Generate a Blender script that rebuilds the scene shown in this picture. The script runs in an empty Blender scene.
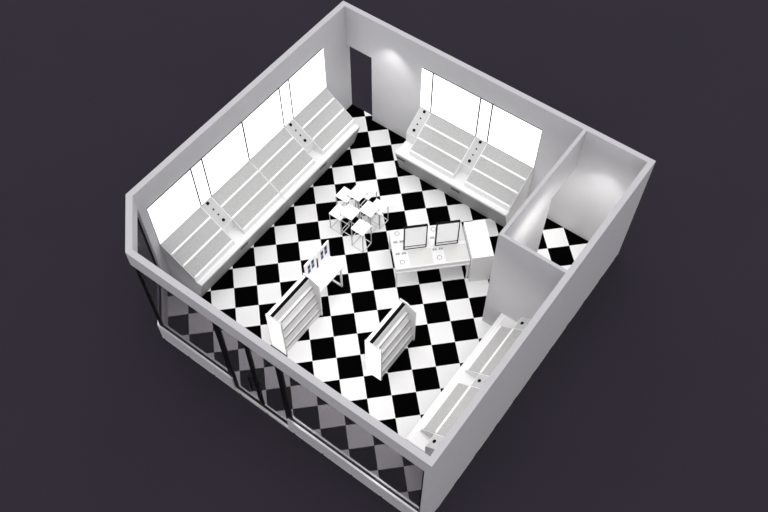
import bpy, bmesh, math
from mathutils import Matrix, Vector

SC = bpy.context.scene
COL = SC.collection
S2 = 2 ** -0.5
H = 3.23                                    # wall height
XL, XR, YB, YF = -3.335, 4.045, 3.545, -3.785   # inner faces of the room
XLo, XRo, YBo, YFo = -3.465, 4.165, 3.665, -3.91  # outer faces

# ------------------------------------------------------------------ materials
def mat(name, rgb, rough=0.5, spec=0.3, metal=0.0, emit=None, noise=None):
    m = bpy.data.materials.new(name); m.use_nodes = True
    nt = m.node_tree; b = nt.nodes['Principled BSDF']
    b.inputs['Base Color'].default_value = (*rgb, 1)
    b.inputs['Roughness'].default_value = rough
    b.inputs['Specular IOR Level'].default_value = spec
    b.inputs['Metallic'].default_value = metal
    if emit:
        b.inputs['Emission Color'].default_value = (*rgb, 1)
        b.inputs['Emission Strength'].default_value = emit
    if noise:
        scale, amt, bump = noise
        tc = nt.nodes.new('ShaderNodeTexCoord')
        n = nt.nodes.new('ShaderNodeTexNoise'); n.inputs['Scale'].default_value = scale
        n.inputs['Detail'].default_value = 3
        r = nt.nodes.new('ShaderNodeMapRange')
        r.inputs['From Min'].default_value = 0.3; r.inputs['From Max'].default_value = 0.7
        r.inputs['To Min'].default_value = 1 - amt; r.inputs['To Max'].default_value = 1 + amt
        mx = nt.nodes.new('ShaderNodeVectorMath'); mx.operation = 'SCALE'
        mx.inputs[0].default_value = rgb
        nt.links.new(tc.outputs['Object'], n.inputs['Vector'])
        nt.links.new(n.outputs['Fac'], r.inputs['Value'])
        nt.links.new(r.outputs['Result'], mx.inputs['Scale'])
        nt.links.new(mx.outputs['Vector'], b.inputs['Base Color'])
        if bump:
            bp = nt.nodes.new('ShaderNodeBump'); bp.inputs['Strength'].default_value = bump
            bp.inputs['Distance'].default_value = 0.01
            nt.links.new(n.outputs['Fac'], bp.inputs['Height'])
            nt.links.new(bp.outputs['Normal'], b.inputs['Normal'])
    return m

M = {
    'wall': mat('wall_paint', (.60, .595, .605), .75, .15, noise=(3, .015, 0)),
    'white': mat('white_lacquer', (.76, .76, .76), .45, .3),
    'bright': mat('bright_white_laminate', (.93, .93, .93), .5, .3),
    'shelf': mat('speckled_grey_shelf', (.43, .43, .425), .7, .15, noise=(34, .10, .25)),
    'control': mat('control_strip', (.50, .50, .50), .55, .2),
    'grey': mat('grey_mat', (.62, .62, .61), .6, .2),
    'soft': mat('soft_white', (.78, .78, .78), .5, .2),
    'black': mat('black_plastic', (.004, .004, .004), .6, .03),
    'frame': mat('black_window_frame', (.006, .006, .007), .5, .1),
    'dark': mat('dark_screen_edge', (.005, .005, .005), .5, .05),
    'metal': mat('brushed_metal', (.42, .42, .42), .4, .4, .3),
    'rail': mat('pale_steel_rail', (.72, .72, .72), .4, .4, .2),
    'lip': mat('grey_shelf_lip', (.30, .30, .30), .5, .3),
    'front_shade': mat('shaded_grey_front', (.29, .29, .29), .5, .25),  # dark grey puts the shade of the counter fronts into the colour
    'vent': mat('vent_dark', (.04, .04, .04), .6, .2),
    'blue': mat('blue_print', (.03, .045, .30), .5, .2),
    'navy': mat('navy_print', (.012, .012, .05), .5, .2),
    'light': mat('backlit_panel', (1, 1, 1), .5, .0, emit=1.25),
    'glow': mat('lit_end_panel', (1, 1, 1), .5, .0, emit=.75),
    'ground': mat('dark_ground', (.0285, .0235, .034), .8, .12, noise=(.35, .03, 0)),
    'key': mat('grey_key', (.33, .33, .33), .5, .3),
    'screen': mat('pale_glossy_screen', (.72, .72, .72), .22, .5, emit=.33),
    'chrome': mat('bright_sill', (.95, .95, .95), .3, .5, .6),
}

def checker():
    m = bpy.data.materials.new('checker_tiles'); m.use_nodes = True
    nt = m.node_tree; b = nt.nodes['Principled BSDF']; L = nt.links.new
    tc = nt.nodes.new('ShaderNodeTexCoord'); sp = nt.nodes.new('ShaderNodeSeparateXYZ')
    L(tc.outputs['Object'], sp.inputs[0])
    def mth(op, a, c, d=None):
        n = nt.nodes.new('ShaderNodeMath'); n.operation = op
        for i, v in enumerate((a, c)):
            if v is None: continue
            if isinstance(v, (int, float)): n.inputs[i].default_value = v
            else: L(v, n.inputs[i])
        return n.outputs[0]
    ti = mth('MULTIPLY', mth('ADD', sp.outputs['X'], sp.outputs['Y']), S2 * 2)
    tj = mth('MULTIPLY', mth('SUBTRACT', sp.outputs['Y'], sp.outputs['X']), S2 * 2)
    s = mth('ADD', mth('FLOOR', ti, None), mth('FLOOR', tj, None))
    par = mth('GREATER_THAN', mth('FRACT', mth('MULTIPLY', s, .5), None), .25)   # 1 = black
    mix = nt.nodes.new('ShaderNodeMix'); mix.data_type = 'RGBA'
    L(par, mix.inputs[0])
    mix.inputs[6].default_value = (.84, .84, .835, 1)
    mix.inputs[7].default_value = (.0012, .0012, .0012, 1)
    L(mix.outputs[2], b.inputs['Base Color'])
    b.inputs['Roughness'].default_value = .42
    b.inputs['Specular IOR Level'].default_value = .0
    return m
M['tiles'] = checker()

def glass():
    m = bpy.data.materials.new('tinted_glass'); m.use_nodes = True
    nt = m.node_tree; nt.nodes.clear()
    o = nt.nodes.new('ShaderNodeOutputMaterial'); t = nt.nodes.new('ShaderNodeBsdfTransparent')
    t.inputs['Color'].default_value = (.50, .485, .51, 1)
    g = nt.nodes.new('ShaderNodeBsdfGlossy'); g.inputs['Roughness'].default_value = .08
    g.inputs['Color'].default_value = (.9, .88, .95, 1)
    mx = nt.nodes.new('ShaderNodeMixShader'); mx.inputs[0].default_value = .05
    nt.links.new(t.outputs[0], mx.inputs[1]); nt.links.new(g.outputs[0], mx.inputs[2])
    df = nt.nodes.new('ShaderNodeBsdfDiffuse'); df.inputs['Color'].default_value = (.8, .77, .85, 1)
    m2 = nt.nodes.new('ShaderNodeMixShader'); m2.inputs[0].default_value = .035
    nt.links.new(mx.outputs[0], m2.inputs[1]); nt.links.new(df.outputs[0], m2.inputs[2])
    nt.links.new(m2.outputs[0], o.inputs[0])
    return m
M['glass'] = glass()

# ------------------------------------------------------------------ mesh helpers
def prism(bm, poly, z0, z1):
    """vertical prism over an xy polygon"""
    a = [bm.verts.new((x, y, z0)) for x, y in poly]
    b = [bm.verts.new((x, y, z1)) for x, y in poly]
    n = len(poly)
    bm.faces.new(a[::-1]); bm.faces.new(b)
    for i in range(n):
        bm.faces.new((a[i], a[(i + 1) % n], b[(i + 1) % n], b[i]))

def extrude_profile(bm, prof, fn, s0, s1):
    """prof: (d, z) polygon; fn maps (s, d, z) to a point"""
    a = [bm.verts.new(fn(s0, d, z)) for d, z in prof]
    b = [bm.verts.new(fn(s1, d, z)) for d, z in prof]
    n = len(prof)
    bm.faces.new(a); bm.faces.new(b[::-1])
    for i in range(n):
        bm.faces.new((a[(i + 1) % n], a[i], b[i], b[(i + 1) % n]))

def box(bm, x0, x1, y0, y1, z0, z1):
    prism(bm, [(x0, y0), (x1, y0), (x1, y1), (x0, y1)], z0, z1)

def cyl(bm, c, ax, r, h, n=20):
    ax = Vector(ax).normalized()
    rot = Vector((0, 0, 1)).rotation_difference(ax).to_matrix().to_4x4()
    bmesh.ops.create_cone(bm, cap_ends=True, segments=n, radius1=r, radius2=r, depth=h,
                          matrix=Matrix.Translation(Vector(c)) @ rot)

def bar(bm, a, b, r, n=8):
    a, b = Vector(a), Vector(b)
    cyl(bm, (a + b) / 2, b - a, r, (b - a).length, n)

def obj(name, bm, m, parent=None, bevel=0, origin=None, smooth=False):
    bmesh.ops.recalc_face_normals(bm, faces=bm.faces)
    if bevel:
        bmesh.ops.bevel(bm, geom=list(bm.edges), offset=bevel, segments=2, affect='EDGES', clamp_overlap=True)
    if origin is not None:
        bmesh.ops.translate(bm, verts=bm.verts, vec=-Vector(origin))
    me = bpy.data.meshes.new(name); bm.to_mesh(me); bm.free()
    me.materials.append(m)
    if smooth:
        for p in me.polygons: p.use_smooth = len(p.vertices) == 4
    o = bpy.data.objects.new(name, me); COL.objects.link(o)
    if origin is not None: o.location = origin
    if parent: o.parent = parent
    return o

def NB(): return bmesh.new()

def tag(o, label, cat, group=None):
    o['label'] = label; o['category'] = cat
    if group: o['group'] = group
    return o

def thing(name, label, cat, loc=(0, 0, 0), rz=0, group=None):
    o = bpy.data.objects.new(name, None); COL.objects.link(o)
    o.empty_display_size = .1
    o.location = loc; o.rotation_euler = (0, 0, rz)
    return tag(o, label, cat, group)

def struct(name, bm, m, parent=None, **k):
    o = obj(name, bm, m, parent, **k)
    if parent is None: o['kind'] = 'structure'
    return o

def copy_tree(o, parent=None):
    c = o.copy(); COL.objects.link(c); c.parent = parent
    for ch in o.children: copy_tree(ch, c)
    return c

# ------------------------------------------------------------------ setting
b = NB(); prism(b, [(-32, -26), (34, -26), (34, 46), (-32, 46)], -.6, -.03)
struct('ground', b, M['ground'])

foot = [(XLo, -2.98), (-2.53, YFo), (XRo, YFo), (XRo, YBo), (XLo, YBo)]
b = NB(); prism(b, foot, -.03, 0); struct('floor', b, M['tiles'])

b = NB(); prism(b, [(XLo, -2.98), (XL, -2.93), (XL, YB), (XL, YBo), (XLo, YBo)], 0, H)
struct('wall_left', b, M['wall'])

DX, DH = -2.61, 2.1
b = NB(); box(b, DX, XR, YB, YBo, 0, H); box(b, XL, DX, YB, YBo, DH, H)
bmesh.ops.remove_doubles(b, verts=b.verts, dist=1e-5)
struct('wall_back', b, M['wall'])

b = NB(); box(b, XR, XRo, YFo, YBo, 0, H); struct('wall_right', b, M['wall'])

# store-room partition: side wall with a door opening next to the back wall, and front wall
PX, PXi, PY, PYi = 2.645, 2.715, .415, .485
b = NB()
box(b, PX, PXi, PY, 2.55, 0, H); box(b, PX, PXi, 2.55, YB, 2.07, H)
struct('wall_storeroom_side', b, M['wall'])
b = NB(); box(b, PXi, XR, PY, PYi, 0, H)
struct('wall_storeroom_front', b, M['wall'])

# front: header beam, chamfered corner and plinth
def front_band(z0, z1, gap=None, ins=0.0):
    bm = NB()
    if gap is None:
        prism(bm, [(-2.53, YFo), (XR, YFo), (XR, YF), (-2.478, YF)], z0, z1)
    else:
        prism(bm, [(-2.53, YFo), (gap[0], YFo), (gap[0], YF), (-2.478, YF)], z0, z1)
        prism(bm, [(gap[1], YFo), (XR, YFo), (XR, YF), (gap[1], YF)], z0, z1)
    prism(bm, [(XLo, -2.98), (-2.53, YFo), (-2.478, YF), (XL, -2.93)], z0, z1)
    return bm
struct('wall_front', front_band(2.83, H), M['wall'])

D0, D1, DM = -.50, .92, .20      # front double door
def groove_plinth(x0, x1, bm):
    # white kerb with a slot for the window frame along its middle
    zt = .50
    f = lambda s, d, z: (s, YFo + d, z)
    extrude_profile(bm, [(0, 0), (0, zt - .012), (.04, zt - .012), (.04, zt - .05), (.09, zt - .05), (.09, zt - .012), (.125, zt - .012), (.125, 0)], f, x0, x1)
    for a, c in ((0, .04), (.09, .125)):
        extrude_profile(rim, [(a, zt - .012), (a, zt), (c, zt), (c, zt - .012)], f, x0, x1)
b = NB(); rim = NB()
groove_plinth(-2.50, D0, b); groove_plinth(D1, XR, b)
P, Q = Vector((XLo, -2.98)), Vector((-2.53, YFo))
dv = (Q - P).normalized(); nv = Vector((-dv.y, dv.x))        # points to the inside
prof = [(0, 0), (0, .488), (.04, .488), (.04, .45), (.09, .45), (.09, .488), (.125, .488), (.125, 0)]
extrude_profile(b, prof, lambda s, d, z: (*(P + dv * s + nv * d), z), .06, (Q - P).length - .0)
for a, c in ((0, .04), (.09, .125)):
    extrude_profile(rim, [(a, .488), (a, .5), (c, .5), (c, .488)], lambda s, d, z: (*(P + dv * s + nv * d), z), .06, (Q - P).length)
t1 = struct('trim_1', b, M['wall']); obj('sill_strip', rim, M['chrome'], t1)
b = NB(); box(b, D0, D1, YFo, YF, 0, .045); struct('trim_2', b, M['chrome'])

YG = -3.8475
def window(name, x0, x1, posts):
    root = bpy.data.objects.new(name, None); COL.objects.link(root); root['kind'] = 'structure'
    root.location = ((x0 + x1) / 2, YG, .45); inv = -root.location
    bm = NB()
    box(bm, x0, x1, YG - .022, YG + .027, .45, .50); box(bm, x0, x1, YG - .022, YG + .022, 2.78, 2.83)
    for x, w in posts: box(bm, x - w / 2, x + w / 2, YG - .03, YG + .03, .505, 2.78)
    bmesh.ops.translate(bm, verts=bm.verts, vec=inv)
    obj('window_frame', bm, M['frame'], root)
    bm = NB(); box(bm, x0 + .03, x1 - .03, YG - .005, YG + .005, .515, 2.78)
    bmesh.ops.translate(bm, verts=bm.verts, vec=inv)
    obj('window_pane', bm, M['glass'], root)
window('window_1', -2.49, D0, [(-2.465, .05), (D0 - .04, .08)])
window('window_2', D1, XR, [(D1 + .04, .08), (XR - .02, .04)])
# chamfer window
root = bpy.data.objects.new('window_3', None); COL.objects.link(root); root['kind'] = 'structure'
root.location = ((P.x + Q.x) / 2, (P.y + Q.y) / 2, .45); inv = -root.location
LQ = (Q - P).length
fn = lambda s, d, z: (*(P + dv * s + nv * d), z)
bm = NB()
for s0, s1, z0, z1 in ((.07, LQ - .02, .45, .515), (.07, LQ - .02, 2.78, 2.83), (.07, .12, .515, 2.78), (LQ - .07, LQ - .02, .515, 2.78)):
    extrude_profile(bm, [(.04, z0), (.085, z0), (.085, z1), (.04, z1)], fn, s0, s1)
bmesh.ops.translate(bm, verts=bm.verts, vec=inv); obj('window_frame', bm, M['frame'], root)
bm = NB(); extrude_profile(bm, [(.057, .515), (.067, .515), (.067, 2.78), (.057, 2.78)], fn, .12, LQ - .07)
bmesh.ops.translate(bm, verts=bm.verts, vec=inv); obj('window_pane', bm, M['glass'], root)

# glass double door
root = bpy.data.objects.new('door_1', None); COL.objects.link(root); root['kind'] = 'structure'
root.location = (DM, YG, .045); inv = -root.location
for x0, x1, hx in ((D0, DM, DM - .10), (DM, D1, DM + .10)):
    bm = NB()
    box(bm, x0, x1, YG - .02, YG + .02, .045, .10); box(bm, x0, x1, YG - .02, YG + .02, 2.77, 2.83)
    for x, w in ((x0 + .02, .04), (x1 - .02, .04)): box(bm, x - w / 2, x + w / 2, YG - .03, YG + .03, .10, 2.77)
    bmesh.ops.translate(bm, verts=bm.verts, vec=inv)
    lf = obj('door_leaf', bm, M['frame'], root)
    bm = NB(); box(bm, x0 + .04, x1 - .04, YG - .005, YG + .005, .10, 2.77)
    bmesh.ops.translate(bm, verts=bm.verts, vec=inv); obj('door_pane', bm, M['glass'], lf)
    bm = NB()
    for yy in (YG - .075, YG + .075):
        bar(bm, (hx, yy, .85), (hx, yy, 1.35), .018)
        for zz in (.92, 1.28): bar(bm, (hx, yy, zz), (hx, YG, zz), .012)
    bmesh.ops.translate(bm, verts=bm.verts, vec=inv); obj('door_handle', bm, M['frame'], lf)

# ------------------------------------------------------------------ sloped display counters
K, Z0 = .69, 1.43
def zs(d): return Z0 - K * d
FULL = [(.004, 0), (.004, Z0), (.85, zs(.85)), (.868, .748), (1.0, .742), (1.0, .700), (.80, 0)]
NOTCH = [(.004, 0), (.004, Z0), (.565, zs(.565)), (.565, .745), (1.0, .742), (1.0, .700), (.80, 0)]
wallfn = {
    'L': lambda s, d, z: (XL + d, s, z),
    'B': lambda s, d, z: (s, YB - d, z),
    'R': lambda s, d, z: (XR - d, s, z)}

def t0(z): return .80 + .2 * z / .70

def counter(wall, secs, label, group=None):
    """secs: list of (s0, s1, kind) with kind 'D' display or 'C' control"""
    fn0 = wallfn[wall]
    s0, s1 = secs[0][0], secs[-1][1]
    base = Vector(fn0((s0 + s1) / 2, .5, 0))
    fn = lambda s, d, z: tuple(Vector(fn0(s, d, z)) - base)
    root = thing('display_counter', label, 'display counter', base, group=group)
    bm = NB()
    for a, c, k in secs: extrude_profile(bm, FULL if k == 'D' else NOTCH, fn, a, c)
    bmesh.ops.remove_doubles(bm, verts=bm.verts, dist=1e-5)
    obj('cabinet', bm, M['white'], root)
    nrm = Vector(fn(0, K, 1)) - Vector(fn(0, 0, 0)); nrm.normalize()
    for a, c, k in secs:
        if k == 'D':
            bm = NB()
            for d0, d1 in ((.02, .262), (.30, .538), (.576, .812)):
                extrude_profile(bm, [(d0, zs(d0)), (d1, zs(d1)), (d1, zs(d1) + .01), (d0, zs(d0) + .01)], fn, a + .015, c - .015)
            obj('shelf_panel', bm, M['shelf'], root)
            for dd in (.281, .557, .834):
                bm = NB()
                extrude_profile(bm, [(dd - .019, zs(dd - .019)), (dd + .019, zs(dd + .019)), (dd + .019, zs(dd) + .022), (dd - .019, zs(dd) + .022)], fn, a + .03, c - .03)
                obj('shelf_rail', bm, M['bright'], root)
        else:
            m = (a + c) / 2
            bm = NB()
            extrude_profile(bm, [(.02, zs(.02)), (.555, zs(.555)), (.555, zs(.555) + .008), (.02, zs(.02) + .008)], fn, a + .008, c - .008)
            obj('control_panel', bm, M['control'], root)
            for dd, r in ((.08, .036), (.22, .019), (.345, .019), (.472, .036)):
                bm = NB(); cyl(bm, fn(m, dd, zs(dd) + .012), nrm, r, .014)
                obj('knob', bm, M['black'], root)
            bm = NB()
            t = lambda z: .812 + .2 * z / .70
            extrude_profile(bm, [(t(.525) - .01, .525), (t(.525) + .004, .525), (t(.59) + .004, .59), (t(.59) - .01, .59)], fn, m - .11, m + .11)
            obj('vent', bm, M['vent'], root)
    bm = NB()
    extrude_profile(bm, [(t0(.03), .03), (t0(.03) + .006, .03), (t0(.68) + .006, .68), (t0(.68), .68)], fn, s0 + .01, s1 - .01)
    obj('front_shade_panel', bm, M['front_shade'], root)  # added thin sheet, greyed to imitate shade on the inward-sloping front
    # thin raised nosing along the front lip
    bm = NB()
    extrude_profile(bm, [(.905, .744), (.925, .743), (.925, .752), (.905, .752)], fn, s0 + .03, s1 - .03)
    obj('front_bead', bm, M['bright'], root)
    return root

gL = 'sloped display counters'
counter('L', [(-2.755, -1.55, 'D'), (-1.55, -1.235, 'C'), (-1.235, -.004, 'D')],
        'long white sloped display counter on the left wall, half nearest the glass front', gL)
counter('L', [(.004, 1.20, 'D'), (1.20, 1.505, 'C'), (1.505, 2.695, 'D')],
        'long white sloped display counter on the left wall, half nearest the open back doorway', gL)
counter('B', [(-1.20, -.905, 'C'), (-.905, .315, 'D'), (.315, .615, 'C'), (.615, 1.81, 'D')],
        'white sloped display counter along the back wall below four glowing panels', gL)
counter('R', [(-2.95, -2.655, 'C'), (-2.655, -1.455, 'D'), (-1.455, -1.14, 'C'), (-1.14, .09, 'D'), (.09, .412, 'C')],
        'white sloped display counter along the right wall, in front of the store room wall', gL)

# ------------------------------------------------------------------ backlit wall panels
ENDS = (-2.755, 2.70, -1.20, 1.81)      # outer ends of the two rows
def glow(wall, s0, s1, label):
    fn0 = wallfn[wall]; base = Vector(fn0((s0 + s1) / 2, .02, 1.45))
    fn = lambda s, d, z: tuple(Vector(fn0(s, d, z)) - base)
    root = thing('backlit_panel', label, 'light panel', base, group='backlit panels above the counters')
    zt = 2.645
    bm = NB(); extrude_profile(bm, [(.002, 1.445), (.0395, 1.445), (.0395, zt - .008), (.002, zt - .008)], fn, s0 + (.01 if s0 in ENDS else 0), s1 - (.01 if s1 in ENDS else 0))
    obj('backing', bm, M['vent'], root)
    bm = NB(); extrude_profile(bm, [(.028, 1.440), (.040, 1.440), (.040, zt - .003), (.028, zt - .003)], fn, s0 + (.0 if s0 in ENDS else .015), s1 - (.0 if s1 in ENDS else .015))
    obj('diffuser', bm, M['light'], root)
for w, a, c, l in (
    ('L', -2.755, -1.545, 'wide glowing white panel on the left wall, nearest the glass front'),
    ('L', -1.54, -1.225, 'narrow glowing white panel on the left wall, the one nearer the glass front'),
    ('L', -1.22, -.005, 'wide glowing white panel on the left wall, second wide one from the glass front'),
    ('L', .005, 1.185, 'wide glowing white panel on the left wall, third wide one from the glass front'),
    ('L', 1.19, 1.505, 'narrow glowing white panel on the left wall, the one nearer the back doorway'),
    ('L', 1.51, 2.70, 'wide glowing white panel on the left wall, nearest the back doorway'),
    ('B', -1.20, -.91, 'narrow glowing white panel on the back wall, at the left end of its row'),
    ('B', -.905, .31, 'wide glowing white panel on the back wall, between the two narrow ones'),
    ('B', .315, .61, 'narrow glowing white panel on the back wall, between the two wide ones'),
    ('B', .615, 1.81, 'wide glowing white panel on the back wall, nearest the store room')):
    glow(w, a, c, l)

# ------------------------------------------------------------------ stepped display stands
def display_stand(x, y, length, label):
    root = thing('display_stand', label, 'display stand', (x, y, 0), group='stepped display stands')
    L = length
    bm = NB(); box(bm, 0, .165, .035, L - .03, 0, 1.28)
    obj('back_box', bm, M['white'], root)
    bm = NB(); box(bm, .082, .158, .04, L - .035, 1.28, 1.287)
    obj('slot', bm, M['black'], root)
    bm = NB(); box(bm, 0, .40, .004, .034, 0, 1.32); ep = obj('end_panel', bm, M['grey'], root)
    bm = NB(); box(bm, .012, .388, 0, .005, .012, 1.308); obj('glowing_face', bm, M['glow'], ep)
    bm = NB()
    pr = [(0, 0), (0, 1.32), (.165, 1.32), (.40, 1.20), (.40, 0)]
    extrude_profile(bm, pr, lambda s, d, z: (d, s, z), L - .03, L)
    obj('end_panel', bm, M['white'], root)
    tiers = [(.235, 1.00), (.29, .76), (.335, .50), (.375, .22)]
    for i, (xe, zt) in enumerate(tiers):
        bm = NB()
        zb = .0 if i == 3 else tiers[i + 1][1] - .0
        box(bm, .165, xe - .012, .035, L - .032, tiers[i + 1][1] - .02 if i < 3 else 0, zt)
        obj('shelf', bm, M['bright'] if i == 0 else M['white'], root)
        bm = NB(); box(bm, xe - .012, xe, .035, L - .032, zt - .03, zt + .010)
        obj('shelf_lip', bm, M['lip'], root)
    bm = NB()
    box(bm, .165, .20, .035, L - .032, 0, .90)
    obj('riser', bm, M['soft'], root)
    return root
display_stand(-.555, -2.693, 1.20, 'white stepped display stand butting against the low table with posters')
display_stand(1.365, -1.996, 1.18, 'white stepped display stand standing alone in front of the right wall counter')

# ------------------------------------------------------------------ low table with posters
root = thing('low_table', 'narrow white table behind the stepped stand, carrying two small posters', 'table', (-.44, -1.03, 0))
bm = NB(); box(bm, -.21, .20, -.445, .45, .70, .75); obj('tabletop', bm, M['bright'], root, bevel=.004)
for yy in (-.38, .34):
    for xx in (-.19, .16):
        bm = NB(); box(bm, xx, xx + .03, yy - .02, yy + .02, .03, .70); obj('leg', bm, M['white'], root)
    bm = NB(); box(bm, -.19, .19, yy - .02, yy + .02, 0, .03); obj('foot_rail', bm, M['white'], root)

def poster(y0, y1, label):
    root = thing('poster_stand', label, 'poster', (-.665, (y0 + y1) / 2, .75), group='poster stands on the low table')
    root.location.x = -.62
    w = (y1 - y0) / 2
    bm = NB(); prism(bm, [(-.03, -w), (-.005, -w), (-.005, w), (-.03, w)], 0, .60)
    obj('board', bm, M['bright'], root, bevel=.003)
    # prints: four phone shapes, dark on top and blue below
    for yy, dz in ((-.062, -.02), (.062, .02)):
        for zz, m in ((.375 + dz, 'navy'), (.225 + dz, 'blue')):
            p = NB(); box(p, -.006, -.001, yy - .037, yy + .037, zz, zz + .125)
            obj('print', p, M[m], root)
    bm = NB(); box(bm, -.09, -.03, -w * .6, w * .6, 0, .02); box(bm, -.05, -.03, -w * .2, w * .2, .02, .35)
    obj('easel', bm, M['soft'], root)
poster(-1.38, -1.015, 'small white poster with blue prints on the low table, nearer the stepped stand')
poster(-.955, -.59, 'small white poster with blue prints on the low table, nearer the stools')

# ------------------------------------------------------------------ demo table (aligned with the tiles)
R45 = math.radians(45)
def t2r(ti, tj, z=0): return (S2 * (ti - tj), S2 * (ti + tj), z)
CX, CY = 1.270, -.015
root = thing('demo_table', 'white demonstration table with two framed screens and grey mats', 'table', t2r(CX, CY), R45)
hx, hy = .80, .505
bm = NB(); box(bm, -hx, hx, -hy, hy, .62, .755); obj('tabletop', bm, M['white'], root, bevel=.005)
bm = NB(); box(bm, -hx + .01, hx - .01, -hy - .012, -hy, .60, .64); obj('front_lip', bm, M['bright'], root)
for sx in (-1, 1):
    for sy in (-1, 1):
        bm = NB(); x = sx * (hx - .025); y = sy * (hy - .03)
        box(bm, x - .016, x + .016, y - .016, y + .016, 0, .62); obj('leg', bm, M['white'], root)
T = lambda x: x - CX
U = lambda y: y - CY
for x0, x1 in ((.79, 1.29), (1.555, 2.065)):
    for y0, y1 in ((-.49, -.085), (.0, .40)):
        bm = NB(); box(bm, T(x0), T(x1), U(y0), U(y1), .755, .759); obj('mat', bm, M['grey'], root)
for x in (.635, 1.432):
    for y in (.385, -.355):
        bm = NB(); cyl(bm, (T(x), U(y), .757), (0, 0, 1), .056, .008, 24); obj('dial_shade_ring', bm, M['key'], root)  # grey arc beside the offset dial: the cup's half-shadow as colour
        bm = NB(); cyl(bm, (T(x), U(y) - .012, .764), (0, 0, 1), .040, .022, 20); obj('dial', bm, M['soft'], root)
    for y in (.165, -.14):
        for dx in (-.068, .068):
            for k in (-.024, .024):
                bm = NB(); box(bm, T(x) + dx + k - .018, T(x) + dx + k + .018, U(y) - .02, U(y) + .02, .755, .772)
                obj('key', bm, M['key'], root)

def screen(x0, x1, label):
    cx = (x0 + x1) / 2; w = (x1 - x0) / 2
    r = thing('framed_screen', label, 'screen', t2r(cx, -.03, .759), R45, group='framed screens on the demo table')
    bm = NB()
    box(bm, -w, w, -.026, .026, 0, .018); box(bm, -w, w, -.026, .026, .782, .80)
    box(bm, -w, -w + .022, -.026, .026, .018, .782); box(bm, w - .022, w, -.026, .026, .018, .782)
    box(bm, -w + .018, w - .018, -.022, .022, .085, .105)
    obj('frame', bm, M['dark'], r)
    bm = NB(); box(bm, -w + .018, w - .018, -.016, .016, .105, .782); obj('display', bm, M['screen'], r)
    bm = NB(); box(bm, -w + .018, w - .018, -.018, .018, .018, .085); obj('base_strip', bm, M['bright'], r)
screen(.708, 1.205, 'upright black-framed pale screen on the demo table, nearer the stools')
screen(1.388, 1.888, 'upright black-framed pale screen on the demo table, nearer the white cabinet')

r = thing('storage_cabinet', 'plain white box cabinet at the right end of the demo table', 'cabinet', t2r(2.312, -.135), R45)
bm = NB(); box(bm, -.230, .230, -.465, .465, 0, .93); obj('body', bm, M['white'], r)
bm = NB(); box(bm, -.232, .232, -.468, .468, .93, .95); obj('top', bm, M['bright'], r, bevel=.003)

# ------------------------------------------------------------------ stools
def make_stool(h, name='stool'):
    r = thing(name, '', 'stool', (0, 0, 0))
    a = .165
    bm = NB(); box(bm, -a, a, -a, a, h - .028, h); obj('seat', bm, M['bright'], r, bevel=.005)
    q = a - .012
    for sx in (-1, 1):
        for sy in (-1, 1):
            bm = NB(); bar(bm, (sx * q, sy * q, 0), (sx * q, sy * q, h - .028), .011); obj('leg', bm, M['metal'], r)
    for sg in (-1, 1):
        for a0, a1 in (((-q, sg * q, .012), (q, sg * q, .012)), ((sg * q, -q, .012), (sg * q, q, .012))):
            bm = NB(); bar(bm, a0, a1, .011); obj('base_rail', bm, M['rail'], r)
    return r
tall = make_stool(.68); low = make_stool(.58)
gs = 'square stools clustered in the middle of the floor'
spots = [
    ('t', -1.21, 1.132, 'taller white square stool in the back row of the cluster, between two lower ones'),
    ('t', -1.029, .624, 'taller white square stool at the front left of the cluster, overlapping the leftmost low one'),
    ('t', -.735, .94, 'taller white square stool in the middle of the right side of the cluster'),
    ('t', -.583, .445, 'taller white square stool standing foremost in the cluster, facing the tables'),
    ('l', -1.452, 1.001, 'low white square stool at the back left corner of the cluster'),
    ('l', -1.266, .531, 'low white square stool at the left end of the front row of the cluster'),
    ('l', -.654, 1.17, 'low white square stool at the right end of the cluster, toward the demo table'),
    ('l', -1.11, 1.35, 'low white square stool at the back right of the cluster, toward the back wall'),
]
used = set()
for k, x, y, lab in spots:
    p = tall if k == 't' else low
    o = p if k not in used else copy_tree(p)
    used.add(k)
    o.location = (x, y, 0); o['label'] = lab; o['group'] = gs

# ------------------------------------------------------------------ light
w = bpy.data.worlds.new('world'); SC.world = w; w.use_nodes = True
bg = w.node_tree.nodes['Background']
bg.inputs['Color'].default_value = (.97, .955, 1.0, 1); bg.inputs['Strength'].default_value = .76

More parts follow.
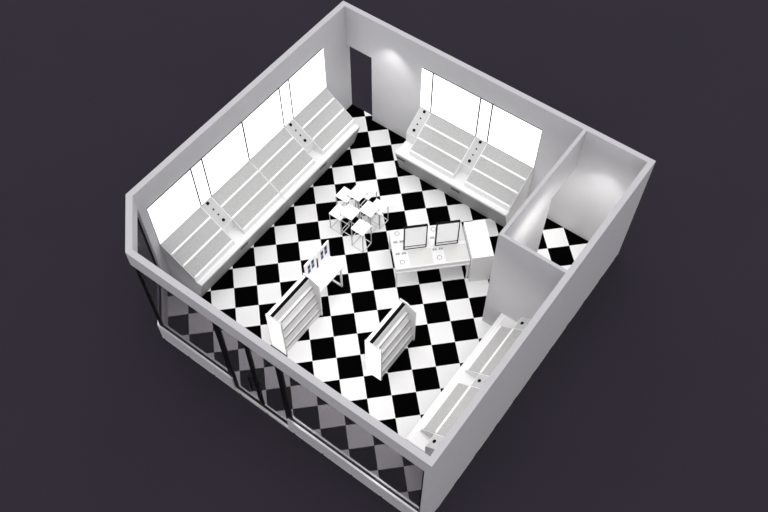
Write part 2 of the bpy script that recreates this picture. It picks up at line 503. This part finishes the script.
def sun(rx, ry, e, ang):
    l = bpy.data.lights.new('sun', 'SUN'); l.energy = e; l.angle = math.radians(ang)
    o = bpy.data.objects.new('sun', l); COL.objects.link(o); o.rotation_euler = (math.radians(rx), math.radians(ry), 0)
sun(0, 4, .85, 50)

def spot(x, y, z, e, size, blend=.5, tx=None, ty=None):
    l = bpy.data.lights.new('downlight', 'SPOT'); l.energy = e; l.spot_size = math.radians(size); l.spot_blend = blend
    l.shadow_soft_size = .04
    o = bpy.data.objects.new('downlight', l); COL.objects.link(o); o.location = (x, y, z)
    d = Vector(((tx if tx is not None else x) - x, (ty if ty is not None else y) - y, -z))
    o.rotation_euler = d.to_track_quat('-Z', 'Y').to_euler()
spot(-2.0, 3.15, 3.15, 52, 85, .7)
spot(3.42, 3.0, 3.15, 90, 76, .8)
def fill_spot(x, y, e, cone=165, z=3.1):  # added fill lamps to brighten the interior, no fixtures behind them
    l = bpy.data.lights.new('fill_spot', 'SPOT'); l.energy = e; l.spot_size = math.radians(cone); l.spot_blend = .6
    l.shadow_soft_size = .22; l.color = (1, .985, .95)
    o = bpy.data.objects.new('fill_spot', l); COL.objects.link(o); o.location = (x, y, z)
for x, y, e, *cn in ((.4, -3.35, 35, 110), (2.6, -3.35, 35, 110), (-1.2, -2.0, 35), (.9, -2.1, 35), (3.2, -2.0, 50), (-.6, -.6, 45), (1.6, .2, 45), (-1.6, 2.0, 25), (1.0, 2.0, 30), (3.9, 1.7, 110)):
    fill_spot(x, y, e, *cn)

# ------------------------------------------------------------------ camera
cam = bpy.data.cameras.new('camera'); co = bpy.data.objects.new('camera', cam); COL.objects.link(co)
Rwc = Matrix(((0.8046236328191404, 0.593783052450581, 0.0015799149976897173),
              (-0.4982062011578423, 0.6736569011456657, 0.5458726597538024),
              (0.3230656135165129, -0.44000916599690226, 0.8378666619468218)))
co.matrix_world = Matrix.Translation((6.38328749, -8.20025484, 16.54447122)) @ Rwc.transposed().to_4x4()
cam.sensor_width = 36; cam.lens = 887.119 / 768 * 36; cam.clip_end = 300
SC.camera = co
vs = SC.view_settings
vs.view_transform = 'Standard'; vs.look = 'None'; vs.gamma = 1; vs.use_curve_mapping = False; vs.exposure = 0
